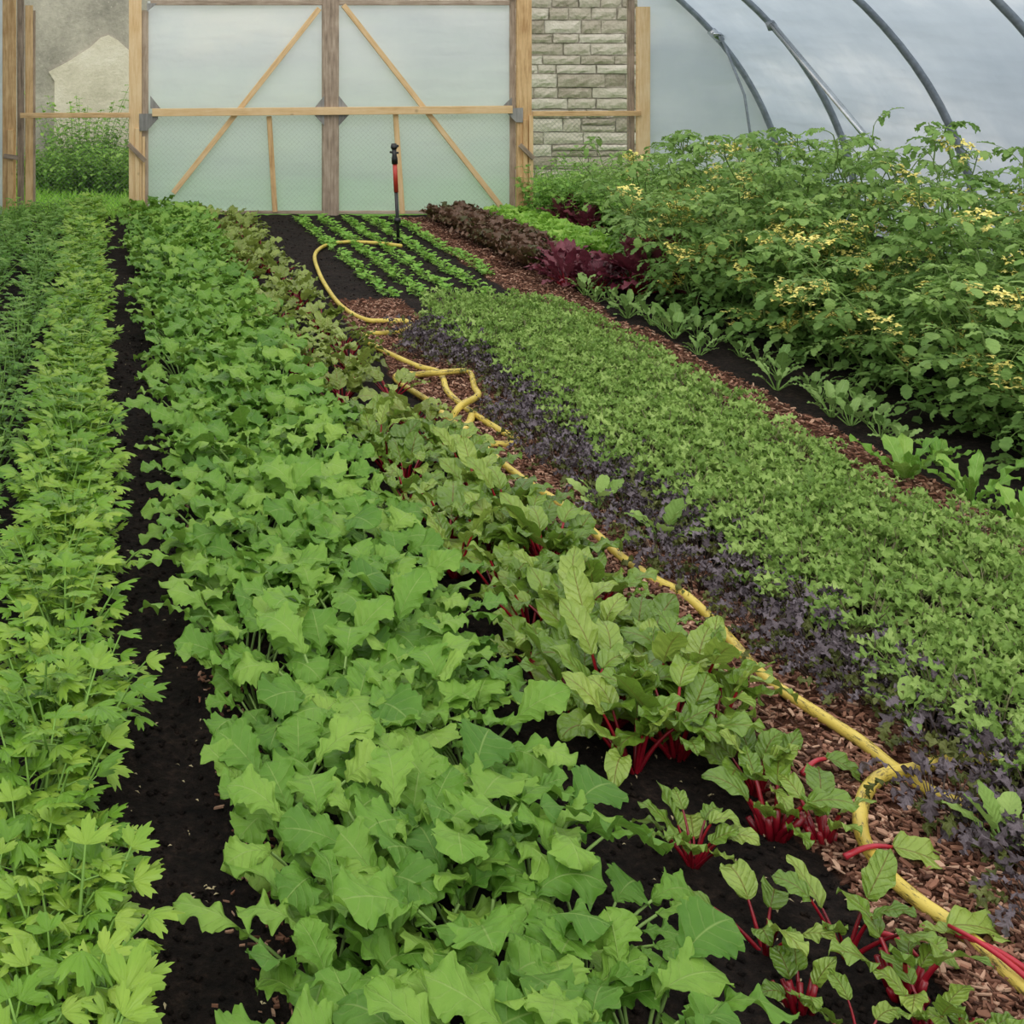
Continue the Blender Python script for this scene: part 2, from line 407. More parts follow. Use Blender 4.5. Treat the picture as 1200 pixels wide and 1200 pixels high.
def g_celery(n=11, s=1.0):
    f, st = MB(), MB()
    for i in range(n):
        az = i*2.399+U_(-.3, .3); inner = i/n
        el = 1.02+.44*inner+U_(-.1, .08); L = s*U_(.2, .29)
        e, th, ph, P = petiole(st, (.015*math.cos(az), .015*math.sin(az), 0), az, el, L, U_(.1, .4), .0065, .002, U_(-.2, .2))
        tin = U_(.1, 1) if R.random() > .12 else 1
        fan(f, e, ph, U_(-.1, .6), s*U_(.055, .075), tint=tin, bend=U_(.05, .5), depth=.55, roll=U_(-.3, .3))
        for q, ss in ((3, .8), (4, 1)):
            for sd in (-1, 1):
                a2 = ph+sd*U_(.9, 1.3); b = P[q]
                if q == 3 and R.random() < .3: continue
                tip = b+np.array([math.cos(a2), math.sin(a2), .25])*s*.028*ss
                st.tube([b, tip], .0016, 4, cap=False)
                fan(f, tip, a2-sd*.3, U_(-.15, .5), s*U_(.046, .062)*ss, tint=min(1, max(0, tin+U_(-.15, .15))), bend=U_(.05, .5), depth=.55, roll=U_(-.4, .4))
    return f, st

def g_beet(n=8, s=1.0, young=False, el0=.85):
    f, st = MB(), MB()
    for i in range(n):
        az = i*2.399+U_(-.35, .35); inner = i/n
        el = el0+.5*inner+U_(-.12, .12)
        pl = s*U_(.09, .16)*(.6 if young else 1)
        e, th, ph, _ = petiole(st, (.012*math.cos(az), .012*math.sin(az), 0), az, el, pl, U_(.1, .5), .0065*max(.7, s), .0035, U_(-.25, .25), n=6, sides=6)
        L = s*U_(.09, .155)*(.7 if young else 1)
        lamina(f, e, ph, th, L, L*U_(.25, .34), P_BEET, bend=U_(.2, 1.7), fold=U_(-.1, .4), ruf=U_(.04, .085), rf=U_(1.6, 3), N=20, Mh=4, roll=U_(-.5, .5), side=U_(-.5, .5))
    return f, st

def g_cropped(n=6, s=1.0):
    f, st = g_beet(n, s, True, 1.0)
    for i in range(11):      # cut scarlet stumps
        az = i*2.399; r = .006+.016*math.sqrt(i/11); L = U_(.03, .07); el = U_(.95, 1.4)
        b_ = np.array([r*math.cos(az), r*math.sin(az), 0]); d = np.array([math.cos(el)*math.cos(az), math.cos(el)*math.sin(az), math.sin(el)])
        st.tube([b_, b_+d*L*.5, b_+d*L], [.007, .006, .005], 7, tint=R.random())
    return f, st

def g_mizuna(n=15, s=1.0, half=False):
    f, st = MB(), MB()
    for i in range(n):
        az = i*2.399+U_(-.4, .4); el = .75+.65*(i/n)+U_(-.15, .15)
        e, th, ph, _ = petiole(st, (.02*math.cos(az), .02*math.sin(az), 0), az, el, s*U_(.07, .14), U_(.1, .6), .0022, .0014, U_(-.3, .3), n=4, sides=4)
        f.cur = 1 if (half and i < n*.35) else 0
        lamina(f, e, ph, U_(-.1, .8), s*U_(.06, .1), s*U_(.016, .025), P_MIZ, bend=U_(.4, 1.8), fold=U_(.1, .7), ruf=.1, rf=3, teeth=.3, tf=13, lobes=.93, nlob=5,
               N=32, Mh=2, roll=U_(-.5, .5), side=U_(-.4, .4), shift=.35)
    f.cur = 0
    return f, st

def g_lettuce(n=14, s=1.0, prof=P_LET, W=.42, el0=.5, ruf=.1, pet=.3):
    f, st = MB(), MB()
    for i in range(n):
        az = i*2.399+U_(-.3, .3); el = el0+(1.45-el0)*(i/n)+U_(-.1, .1); L = s*U_(.1, .15)
        e, th, ph, _ = petiole(st, (.006*math.cos(az), .006*math.sin(az), 0), az, el, L*pet, .1, .004, .003, n=3, sides=4)
        lamina(f, e, ph, th, L, L*W*U_(.85, 1.1), prof, bend=U_(.2, .9), fold=U_(.1, .5), ruf=ruf, rf=3.3, teeth=.1, tf=7, N=14, Mh=3, roll=U_(-.2, .2))
    return f, st

def g_seedling(n=6, s=1.0):
    f, st = MB(), MB()
    for i in range(n):
        az = U_(0, 6.28); el = U_(.7, 1.4)
        e, th, ph, _ = petiole(st, (U_(-.02, .02), U_(-.03, .03), 0), az, el, s*U_(.02, .045), .2, .0014, .001, n=2, sides=3)
        lamina(f, e, ph, U_(.1, .7), s*U_(.025, .045), s*U_(.011, .017), P_ROUND, bend=U_(.2, .9), fold=.3, ruf=.05, N=6, Mh=2, roll=U_(-.3, .3))
    return f, st

def g_tomato(h=1.2, s=1.0, stems=3, leaves=13, broad=1.0):
    f, st = MB(), MB(); trusses = []
    for k in range(stems):
        az = k*2.1+U_(-.5, .5); H = h*U_(.8, 1.05)
        v, P, T, S, _, _ = frame_curve((.05*math.cos(az), .05*math.sin(az), 0), az, U_(1.15, 1.4), H*1.05, U_(-.15, .3), 14, U_(-.6, .6))
        P = P+np.array([[.012*math.sin(i*1.7+k), .012*math.cos(i*2.1), 0] for i in range(15)])
        st.tube(P, .008-.005*v, 6, cap=False)
        for j in range(leaves):
            q = (j+1+U_(-.3, .3))/leaves; q = min(1, max(.06, q)); b = np.array([np.interp(q, v, P[:, c]) for c in range(3)])
            a2 = az+j*2.399+U_(-.4, .4); L = s*(U_(.2, .3) if q < .85 else U_(.1, .18))
            vv, Q, TT, SS, th, ph = frame_curve(b, a2, U_(.2, .8) if q < .85 else U_(.6, 1.3), L, U_(.7, 1.6), 6, U_(-.4, .4))
            st.tube(Q, .0028-.0015*vv, 4, cap=False)
            tin = min(1, max(0, .15+.55*q+U_(-.2, .3)))
            lamina(f, Q[-1], ph, th, s*U_(.07, .1), s*U_(.022, .03)*broad, P_BEET, bend=U_(.3, .9), fold=.25, ruf=.04, teeth=.35, tf=4, N=8, Mh=1, tint=tin)
            for idx in (2, 3, 4, 5):
                for sd in (-1, 1):
                    if idx == 3 and R.random() < .4: continue
                    a3 = ph+sd*U_(.9, 1.4); Ls = s*U_(.055, .085)*(1 if idx > 2 else .75)
                    b3 = Q[idx]+np.array([math.cos(a3), math.sin(a3), 0])*.012
                    lamina(f, b3, a3, U_(-.5, .35), Ls, Ls*.3*broad, P_BEET, bend=U_(.3, 1.3), fold=.3, ruf=.05, teeth=.5, tf=4, N=10, Mh=1, roll=U_(-.4, .4), tint=min(1, max(0, tin+U_(-.12, .12))))
            if .2 < q < .97 and j % 2 == 0: trusses.append((b, a2+1.2))
    return f, st, trusses

def g_truss(n=16):
    """a hanging truss of yellow star flowers with five reflexed petals"""
    f, st = MB(), MB()
    v, P, T, S, _, _ = frame_curve((0, 0, 0), 0, .3, .17, 1.2, 8, .3)
    st.tube(P, .0022, 4, cap=False)
    for i in range(n):
        b = P[1+int((i/n)*7.5)]; az = U_(0, 6.28); el = U_(-1.2, 1.3); L = U_(.02, .055)
        tip = b+L*np.array([math.cos(el)*math.cos(az), math.cos(el)*math.sin(az), math.sin(el)])
        st.tube([b, tip], .0012, 3, cap=False)
        for k in range(5):
            lamina(f, tip, az+k*1.257, U_(-.9, .9), U_(.013, .02), .006, P_LANCE, bend=.4, fold=.2, ruf=0, N=3, Mh=1)
    return f, st

def g_weed(h=.7, stems=9, ls=1.0, pairs=11, spread=.22):
    f, st = MB(), MB()
    for k in range(stems):
        az = k*2.399; H = h*U_(.6, 1.05); r = spread*math.sqrt((k+.5)/stems)
        v, P, T, S, _, _ = frame_curve((r*math.cos(az), r*math.sin(az), 0), az, U_(1.2, 1.5), H, U_(0, .25), 8)
        st.tube(P, .004-.002*v, 4, cap=False)
        for j in range(pairs):
            q = (j+.6)/pairs; b = [np.interp(q, v, P[:, c]) for c in range(3)]
            for sd in (0, PI):
                a2 = j*1.57+sd+k+U_(-.3, .3); L = ls*U_(.06, .1)*(1-.35*q)
                lamina(f, b, a2, U_(-.1, .7), L, L*.3, P_BEET, bend=U_(.4, 1.1), fold=.25, ruf=.04, teeth=.2, tf=4, N=6, Mh=1)
    return f, st

class Species:
    """each kind has a few different plants; copies share their mesh data"""
    def __init__(s, name, fm, sm, makers, part='leaves', stem='stalks'):
        s.name = name; s.part, s.stem = part, stem; s.var = []; s.far = []
        fm = fm if isinstance(fm, list) else [fm]
        for mk in makers:
            f, st = mk()[:2]
            j = MB(); j.v, j.uv, j.t = f.v+st.v, f.uv+st.uv, f.t+st.t
            j.f = f.f+[tuple(i+f.n for i in q) for q in st.f]; j.mi = f.mi+[len(fm)]*len(st.f); j.n = f.n+st.n
            s.var.append((f.mesh(name+'_leaves', fm), st.mesh(name+'_stalks', sm)))
            s.far.append(j.mesh(name+'_whole', fm+[sm]))
    def put(s, x, y, label, cat, group=None, sc=1.0, parts=True, k=None, rz=None, tilt=(0, 0), dz=0.):
        k = R.randrange(len(s.var)) if k is None else k % len(s.var)
        loc = (x, y, gz(x, y)-.006+dz)
        if parts:
            o = empty(s.name, loc); link(s.part, s.var[k][0], o); link(s.stem, s.var[k][1], o)
        else:
            o = link(s.name, s.far[k]); o.location = loc
        o.rotation_euler = (tilt[0], tilt[1], U_(0, 6.28) if rz is None else rz); o.scale = (sc,)*3
        return tag(o, label, cat, group)

# ================================================================== SETTING
def path1(x, y):      # wood chip path beside the yellow hose
    e = .05*noise.noise(Vector((x*2, y*2.3, 9)))
    return y < 8.75 and 1.52+e+max(0, (y-5))*.01 < x < 2.02+e
def path2(x, y):      # wood chip path in front of the tomatoes
    e = .06*noise.noise(Vector((x*2, y*2.1, 3)))
    return y < 12.9 and 2.84+e+max(0, y-9)*.03 < x < 3.26+e+max(0, y-8)*.05
def build_ground():
    xs = np.concatenate([np.arange(-2.2, 4.2, .022), np.arange(4.2, 7.6, .08)])
    ys = np.concatenate([np.arange(.9, 6.0, .024), np.arange(6.0, WALL_Y+.05, .05)])
    V = []; T = []
    for y in ys:
        for x in xs:
            V.append((x, y, gz(x, y))); T.append(1. if (path1(x, y) or path2(x, y)) else 0.)
    k = len(xs)
    Fc = [(i*k+j, i*k+j+1, (i+1)*k+j+1, (i+1)*k+j) for i in range(len(ys)-1) for j in range(k-1)]
    g = MB(); g.add(V, Fc, None, np.array(T))
    tag(g.obj('ground', M['soil']), 'dark crumbly garden soil floor of the polytunnel', 'soil', kind='structure')
build_ground()
b = MB(); b.add([(-12, WALL_Y+.05, -.02), (20, WALL_Y+.05, -.02), (20, 40, -.02), (-12, 40, -.02)], [(0, 1, 2, 3)])
tag(b.obj('floor_outside', M['turf']), 'green turf outside the tunnel end', 'ground', kind='structure')
b = MB(); b.add([(-12, -6, -.05), (20, -6, -.05), (20, WALL_Y+.05, -.05), (-12, WALL_Y+.05, -.05)], [(0, 1, 2, 3)])
tag(b.obj('floor', M['soil']), 'bare soil around the tunnel', 'ground', kind='structure')

# wood chips
def chips(name, test, x0, x1, y0, y1, n, label, near=1., size=1.):
    b = MB(); c = 0; tries = 0
    while c < n and tries < n*20:
        tries += 1
        x = U_(x0, x1); y = y0+(y1-y0)*R.random()**near
        if not test(x, y): continue
        c += 1
        L = U_(.008, .025)*(1.25 if R.random() < .2 else 1)*size; w = L*U_(.22, .65); t = U_(.002, .005)
        a = U_(0, PI); tx, ty = U_(-.45, .45), U_(-.45, .45)
        z = gz(x, y)+U_(.002, .016)
        ca, sa = math.cos(a), math.sin(a); V = []
        q = [(-1, -U_(.3, 1)), (U_(-.3, .3), -1), (1, -U_(.2, 1)), (1, U_(.2, 1)), (-1, U_(.3, 1))]
        for dz in (0, t):
            for px, py in q:
                lx, ly = px*L/2*1.1, py*w/2
                X, Y = lx*ca-ly*sa, lx*sa+ly*ca
                V.append((x+X, y+Y, z+dz+X*tx+Y*ty))
        b.add(V, [(5, 6, 7, 8, 9)]+[(k, (k+1) % 5, 5+(k+1) % 5, 5+k) for k in range(5)], None, R.random())
    tag(b.obj(name, M['chip'], smooth=False), label, 'wood chips', kind='stuff')
chips('woodchip_mulch', lambda x, y: path1(x, y) and (x < 1.98 or R.random() < .5), 1.45, 2.1, 1.9, 8.75, 21000, 'reddish brown wood chip path under the yellow hose', 1.5)
chips('woodchip_mulch', path2, 2.85, 3.75, 4.0, 12.9, 12000, 'reddish brown wood chip path in front of the tomato plants', 1.15)
chips('woodchip_litter', lambda x, y: R.random() < math.exp(-((x-.35)/.06)**2)*(.5+.5*noise.noise(Vector((1, y*3.5, 2)))), .15, .55, 1.8, 5, 700, 'scattered wood chips beside the dark soil path under the mustard leaves', 1.3, .7)
b = MB()
for i in range(260):
    x, y = (U_(.02, .3), 1.9+8*R.random()**1.6) if i % 2 else (U_(1.0, 1.5), 1.9+2*R.random())
    if i < 14: x, y = ground_pt(U_(225, 255), U_(1035, 1065))
    z = gz(x, y)+.004; L = U_(.003, .009); a = U_(0, 6.3)
    b.add([(x-L*math.cos(a), y-L*math.sin(a), z), (x+L*.4*math.sin(a), y-L*.4*math.cos(a), z+.003), (x+L*math.cos(a), y+L*math.sin(a), z+.002), (x-L*.3*math.sin(a), y+L*.3*math.cos(a), z+.004)], [(0, 1, 2, 3)])
tag(b.obj('straw_crumbs', M['straw']), 'tiny pale straw and grit crumbs scattered on the dark soil', 'crumbs', kind='stuff')
# soil clods give the bare strips a broken surface
b = MB()
for i in range(5200):
    x, y = [(U_(-.02, .36), 1.7+6*R.random()**1.5), (U_(.95, 1.52), 1.8+3*R.random()**1.3), (U_(1.5, 3.1), U_(8.8, 13)), (U_(-.8, -.1), 1.8+5*R.random())][(0, 0, 1, 1, 2, 3)[i % 6]]
    r = U_(.003, .011); z = gz(x, y)+r*.25
    V = [(x+r*U_(.6, 1.3)*dx, y+r*U_(.6, 1.3)*dy, z+r*U_(.5, .9)*dz) for dx, dy, dz in ((1, 0, 0), (0, 1, 0), (-1, 0, 0), (0, -1, 0), (0, 0, 1), (0, 0, -1))]
    b.add(V, [(0, 1, 4), (1, 2, 4), (2, 3, 4), (3, 0, 4), (1, 0, 5), (2, 1, 5), (3, 2, 5), (0, 3, 5)], None, 0.)
tag(b.obj('soil_clods', M['soil']), 'loose dark soil crumbs on the bare strips between beds', 'soil', kind='stuff')

# ---- the tunnel: ellipse hoops, cover, end wall
TX, TA, TB = 2.31, 4.65, 3.4
def hoop_pt(t, off=0.):   # t = 0 right foot, pi left foot
    return (TX+(TA+off)*math.cos(t), (TB+off)*math.sin(t))
HOOPS = [13.2, 11.95, 10.3, 8.8, 7.3, 5.8, 4.3]
names = ['farthest hoop, against the end wall', 'second hoop from the end wall, with a bright brace', 'third hoop from the end wall, above the middle tomatoes', 'fourth hoop from the end wall, cut off by the top corner']
for i, y in enumerate(HOOPS[:5]):
    b = MB(); b.tube([(hoop_pt(t)[0], y, hoop_pt(t)[1]-(.1 if t in (0, PI) else 0)) for t in np.linspace(0, PI, 60)], .031, 10)
    o = b.obj('tunnel_hoop', M['steel'])
    tag(o, 'grey steel tunnel tube, '+(names[i] if i < 4 else 'hoop standing over the near tomatoes'), 'hoop', 'steel hoops of the polytunnel')
b = MB()
q = [0, .12, .25, .38, .5, .6, .7, .82]
ys = np.linspace(3.6, 13.22, 64)
for sgn in (0, 1):
    V = []; tt = np.linspace(0, .85, 22)
    for y in ys:
        d = min(abs(y-h) for h in HOOPS)
        for t in tt:
            sag = .028*math.sin(min(1, d/.75)*PI/2)*(1 if t > .05 else 0)
            x, z = hoop_pt(t if not sgn else PI-t, .038-sag)
            V.append((x+.012*noise.noise(Vector((x, y*1.5, z*3))), y, z-.02))
    k = len(tt)
    b = MB(); b.add(V, [(i*k+j, i*k+j+1, (i+1)*k+j+1, (i+1)*k+j) for i in range(len(ys)-1) for j in range(k-1)])
    tag(b.obj('wall_'+('right', 'left')[sgn], M['polyside']), ('translucent white polythene cover on the right side of the tunnel', 'translucent white polythene cover on the left side of the tunnel')[sgn], 'polythene', kind='structure')

def wx(px): return (px-VX)*WALL_Y/F
def wz(py): return CAMH-(py-VY)*WALL_Y/F
# end wall polythene on both sides of the frame
for sgn, nm in ((1, 'wall_end_right'), (-1, 'wall_end_left')):
    x0 = wx(750) if sgn > 0 else wx(14)
    pts = []
    for t in np.linspace(0, PI/2, 30):
        x, z = hoop_pt(t if sgn > 0 else PI-t, .02)
        if (x-x0)*sgn > 0 and z < 2.75: pts.append((x, z))
    poly = [(x0, 0)]+pts+[(x0, pts[-1][1])]
    b = MB(); b.prism(poly if sgn > 0 else poly[::-1], WALL_Y+.06, WALL_Y+.064)
    tag(b.obj(nm, M['poly_end'], smooth=False), 'polythene end panel beside the '+('right' if sgn > 0 else 'left')+' post', 'polythene', kind='structure')

Y = WALL_Y
TOPZ = 2.62
POSTS = []
def post(parts, label, cap=None):
    o = empty('door_post', (wx(parts[0][0]), Y, 0)); inv = o.location.copy()
    tag(o, label, 'post')
    for (pa, pb, z0, z1, dy, m, nm) in parts:
        b = MB(); w = wx(pb)-wx(pa); xc = (wx(pa)+wx(pb))/2
        b.bar((xc-inv.x, dy, z0), (xc-inv.x, dy, z1), w, .05, up=(0, 1, 0))
        b.obj(nm, M[m], o, smooth=False)
    POSTS.append(o); return o
post([(3, 19, 0, TOPZ, 0, 'pine', 'upright'), (20, 28, 0, TOPZ, .05, 'oldwood', 'weathered_upright'), (29, 38, .05, wz(6), .09, 'pine', 'back_upright'), (36, 41, 0, wz(12), .12, 'oldwood', 'thin_upright'), (9, 16, 0, wz(152), -.04, 'pine', 'batten')],
     'cluster of pale and grey timber uprights left of the open bay')
post([(151, 166, 0, TOPZ, -.01, 'pine', 'upright'), (166, 174, 0, wz(12), .04, 'oldwood', 'weathered_upright'), (158, 163, 0, wz(150), -.045, 'pine', 'batten'), (166.5, 170, 0, wz(160), .0, 'pine', 'batten')],
     'pale timber door post between the open bay and left door')
post([(605, 622, 0, TOPZ, -.01, 'pine', 'upright'), (598, 605, 0, TOPZ, .04, 'oldwood', 'weathered_upright'), (611, 616, 0, wz(140), -.045, 'pine', 'batten'), (618, 623, 0, wz(135), -.03, 'pine', 'batten')],
     'pale timber door post between right door and stone wall bay')
post([(745, 760, 0, wz(8), -.02, 'pine', 'upright'), (737, 744, 0, TOPZ, .03, 'oldwood', 'weathered_upright')],
     'thick pale timber post beside the polythene end panel')
for (pts, po) in (((8, 22, 182, 184), POSTS[0]), ((153, 170, 168, 188), POSTS[1]), ((609, 622, 169, 185), POSTS[2])):
    b = MB(); cx = po.location.x
    b.bar((wx(pts[0]-3)-cx, -.085, wz(pts[2])), (wx(pts[1])-cx, -.085, wz(pts[3])), .045, .025)
    b.obj('turn_button', M['oldwood'], po, smooth=False)
# rails over the bays
for a, c, py, lab in ((24, 152, 135, 'thin timber rail across the open bay before the grey rendered wall'), (622, 748, 133, 'thin timber rail across the bay before the stone wall')):
    b = MB(); b.bar((wx(a), Y-.055, wz(py)), (wx(c), Y-.055, wz(py-.5)), .05, .03)
    tag(b.obj('cross_rail', M['pine'], smooth=False), lab, 'rail')
b = MB(); b.bar((wx(40), Y-.0, wz(-8)), (wx(745), Y-.0, wz(-8)), .1, .05)
tag(b.obj('head_beam', M['pine'], smooth=False), 'timber head beam over the doors at the tunnel end', 'beam')

# doors
def netting(xa, xb, za, zb, y, label, parent=None, cell=.045, w=.0012):
    b = MB(); H = zb-za; Wd = xb-xa
    n = int((Wd+H)/cell)
    for sd in (0, 1):
        for k in range(n):
            s0 = k*cell-H
            t0 = max(0, -s0); t1 = min(H, Wd-s0)
            if t1 <= t0: continue
            pa = (s0+t0, t0); pb = (s0+t1, t1)
            if sd: pa = (Wd-pa[0], pa[1]); pb = (Wd-pb[0], pb[1])
            dx = w
            b.add([(xa+pa[0]-dx, y, za+pa[1]), (xa+pa[0]+dx, y, za+pa[1]), (xa+pb[0]+dx, y, za+pb[1]), (xa+pb[0]-dx, y, za+pb[1])], [(0, 1, 2, 3)])
    o = b.obj('wire_netting', M['wire'], parent, smooth=False)
    if parent is None: tag(o, label, 'netting')
def door(nm, pa, pb, label, brace, short, sheet_pts):
    o = tag(empty(nm, (0, 0, 0)), label, 'door', kind='structure')
    x0, x1 = wx(pa), wx(pb); zt, zb = wz(1), wz(251)
    # sheet with slack wrinkles
    b = MB(); nx, nz = 40, 40; V = []
    for i in range(nz+1):
        for j in range(nx+1):
            x = x0+(x1-x0)*j/nx; z = zb+(zt-zb)*i/nz
            V.append((x, Y+.03+.012*noise.noise(Vector((x*1.4+z*1.2, z*2.2-x, 3))), z))
    b.add(V, [(i*(nx+1)+j, i*(nx+1)+j+1, (i+1)*(nx+1)+j+1, (i+1)*(nx+1)+j) for i in range(nz) for j in range(nx)])
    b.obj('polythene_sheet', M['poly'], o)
    b = MB(); b.bar((x0+.03, Y, zt-.02), (x1-.03, Y, zt-.02), .05, .045); b.obj('top_rail', M['oldwood'], o, smooth=False)
    b = MB(); b.bar((x0+.03, Y, zb+.02), (x1-.03, Y, zb+.02), .03, .045); b.obj('bottom_rail', M['oldwood'], o, smooth=False)
    b = MB(); b.bar((wx(brace[0]), Y-.01, wz(brace[1])), (wx(brace[2]), Y-.01, wz(brace[3])), .052, .03); b.obj('diagonal_brace', M['pine'], o, smooth=False)
    b = MB(); b.bar((wx(short[0]), Y-.02, wz(short[1])), (wx(short[2]), Y-.02, wz(short[3])), .05, .03); b.obj('short_batten', M['pine'], o, smooth=False)
    for g in sheet_pts:
        b = MB(); b.prism([(wx(a), wz(c)) for a, c in g], Y-.052, Y-.04, R.random()); b.obj('gusset_plate', M['grey'], o, smooth=False)
    netting(x0+.03, x1-.03, zb+.03, wz(132), Y+.01, None, o, cell=.05, w=.0005)
    return o
d1 = door('door_1', 173, 384, 'left polythene door leaf with diagonal timber brace', (374, 10, 203, 226), (315, 136, 322, 248),
     [[(172, 4), (172, 14), (184, 4)], [(163, 133), (163, 153), (172, 153), (185, 139), (185, 133)], [(176, 112), (188, 127), (176, 127)], [(367, 127), (379, 112), (379, 127)], [(367, 134), (379, 147), (379, 134)]])
d2 = door('door_2', 391, 600, 'right polythene door leaf with diagonal timber brace', (402, 6, 586, 241), (463, 134, 471, 250),
     [[(396, 112), (408, 127), (396, 127)], [(396, 134), (408, 134), (396, 147)], [(586, 126), (598, 114), (598, 126)], [(588, 127), (611, 126), (611, 143), (603, 143)]])
b = MB(); b.bar((wx(387), Y-.005, wz(254)), (wx(387), Y-.005, TOPZ), .165, .06, up=(0, 1, 0))
tag(b.obj('meeting_post', M['oldwood'], smooth=False), 'weathered timber post where the two polythene doors meet', 'post')
b = MB(); b.bar((wx(178), Y-.062, wz(131.5)), (wx(598), Y-.062, wz(128)), .078, .03)
tag(b.obj('door_bar', M['pine'], smooth=False), 'long pale timber bar across the middle of both doors', 'bar')
netting(wx(41), wx(151), .05, wz(136), Y-.03, 'fine wire netting across the lower open bay by the grey wall')
netting(wx(623), wx(737), .05, wz(134), Y-.03, 'fine wire netting across the lower bay before the stone wall')

# braces and clamp
hx, hz_ = (905-VX)*11.95/F, CAMH+27*11.95/F
b = MB(); b.tube([(hx-.03, 11.9, hz_), (6.86, 10.34, .05)], .026, 10)
tag(b.obj('brace_tube', M['bright']), 'shiny steel brace tube running down from the second hoop', 'tube')
b = MB(); b.tube([(wx(838), 13.08, wz(42)), (wx(858), 12.95, wz(110)), ((895-VX)*12.6/F, 12.6, .0)], .013, 8)
o = tag(b.obj('brace_rod', M['steel']), 'thin dark brace rod clamped to the farthest hoop', 'rod')
b = MB()
for r, z in ((.055, 0),): b.tube([(wx(832), 13.17, wz(35)), (wx(844), 13.17, wz(47))], .05, 10)
b.tube([(wx(830), 13.1, wz(40)), (wx(846), 13.1, wz(40))], .02, 8)
tag(b.obj('pipe_clamp', M['bright']), 'pale metal clamp joining the thin rod to the farthest hoop', 'clamp')
b = MB(); b.tube([(hx-.03, 11.95-.02, hz_+.03), (hx-.0, 11.95-.02, hz_-.05)], .045, 10)
tag(b.obj('pipe_clamp', M['steel']), 'grey clamp on the second hoop at the top of the shiny brace', 'clamp')

# ---- outside walls
OY = 17.0
b = MB(); b.prism([(-6, -.1), (4.1, -.1), (4.1, 2.75), (-6, 2.75)], OY, OY+.4)
tag(b.obj('wall_back_left', M['render'], smooth=False), 'old grey rendered wall outside beyond the open bay', 'wall', kind='structure')
ox = lambda px: (px-VX)*OY/F; oz = lambda py: CAMH-(py-VY)*OY/F
b = MB(); b.prism([(ox(63), -.05), (ox(64), oz(95)), (ox(57), oz(84)), (ox(80), oz(72)), (ox(105), oz(56)), (ox(118), oz(44)), (ox(127), oz(41)), (ox(138), oz(47)), (ox(150), oz(58)), (ox(190), oz(84)), (ox(186), -.05)], OY-.035, OY+.01)
tag(b.obj('trim_1', M['patch'], smooth=False), 'pale gable-shaped render patch on the old grey wall', 'render patch', kind='structure')
b = MB(); b.prism([(4.1, -.1), (14, -.1), (14, 2.75), (4.1, 2.75)], OY+.02, OY+.4)
wr = b.obj('wall_back_right', M['mortar'], smooth=False); tag(wr, 'coursed pale limestone wall outside beyond the bay', 'wall', kind='structure')
b = MB(); z = -.05
while z < 2.6:
    h = R.choice((.12, .14, .16, .18)); x = 4.1-R.random()*.4
    while x < 9:
        L = U_(.22, .68); 
        sub = [(0, h)] if R.random() > .12 or h < .15 else [(0, h*.5), (h*.5, h)]
        for s0, s1 in sub:
            yo = OY-U_(.0, .025); V = []; nx_, nz_ = 6, 3
            a0, a1, c0, c1 = x+.008, x+L-.008, z+s0+.007, z+s1-.007
            for i in range(nz_+1):
                for j in range(nx_+1):
                    edge = (i in (0, nz_)) or (j in (0, nx_))
                    V.append((a0+(a1-a0)*j/nx_+U_(-.006, .006), yo+(.018 if edge else 0)+U_(-.008, .008), c0+(c1-c0)*i/nz_+U_(-.005, .005)))
            b.add(V, [(i*(nx_+1)+j, i*(nx_+1)+j+1, (i+1)*(nx_+1)+j+1, (i+1)*(nx_+1)+j) for i in range(nz_) for j in range(nx_)], None, R.random())
        x += L
    z += h
b.obj('stone_blocks', M['stone'], wr, smooth=False)

# grass outside and at the tunnel end
b = MB()
for i in range(9000):
    if i % 5: x, y = U_(-1.6, .55), U_(12.7, 16.8)
    else: x, y = U_(4.6, 7.5), U_(13.3, 16.8)
    a = U_(0, 6.3); L = U_(.07, .2); z = -.02 if y > WALL_Y else gz(x, y)
    lamina(b, (x, y, z), a, U_(.9, 1.5), L, .005, P_LANCE, bend=U_(.2, 1.2), fold=.2, ruf=0, N=3, Mh=1)
tag(b.obj('grass', M['grass']), 'bright green grass growing beyond the end of the celery rows', 'grass', kind='stuff')

# ================================================================== PLANTS
PARTS_Y = 6.5
MU = Species('mustard_plant', M['mustard'], M['mustard_stem'], [g_mustard]*6)
lab = 'leafy green mustard plant with broad toothed leaves in the wide bed beside the soil path'
for i in range(58):
    y = 1.55+i*.2
    for j, x in enumerate((.41, .57, .72, .87)):
        if y > 12.95: continue
        e = 1.0 if j in (1, 2) else .9
        x += (.02, .01, .0, 0)[j]*max(0, min(1, 3.6-y))
        bulge = .03*noise.noise(Vector((j, y*1.1, 5)))
        MU.put(x+U_(-.03, .03)+bulge, y+U_(-.05, .05), lab, 'mustard plant', 'mustard plants in the wide bed', sc=e*U_(.9, 1.14)*(1 if y < 6 else .97), parts=y < PARTS_Y, tilt=(U_(-.14, .14), (-.08, 0, 0, .14)[j]+U_(-.14, .14)))

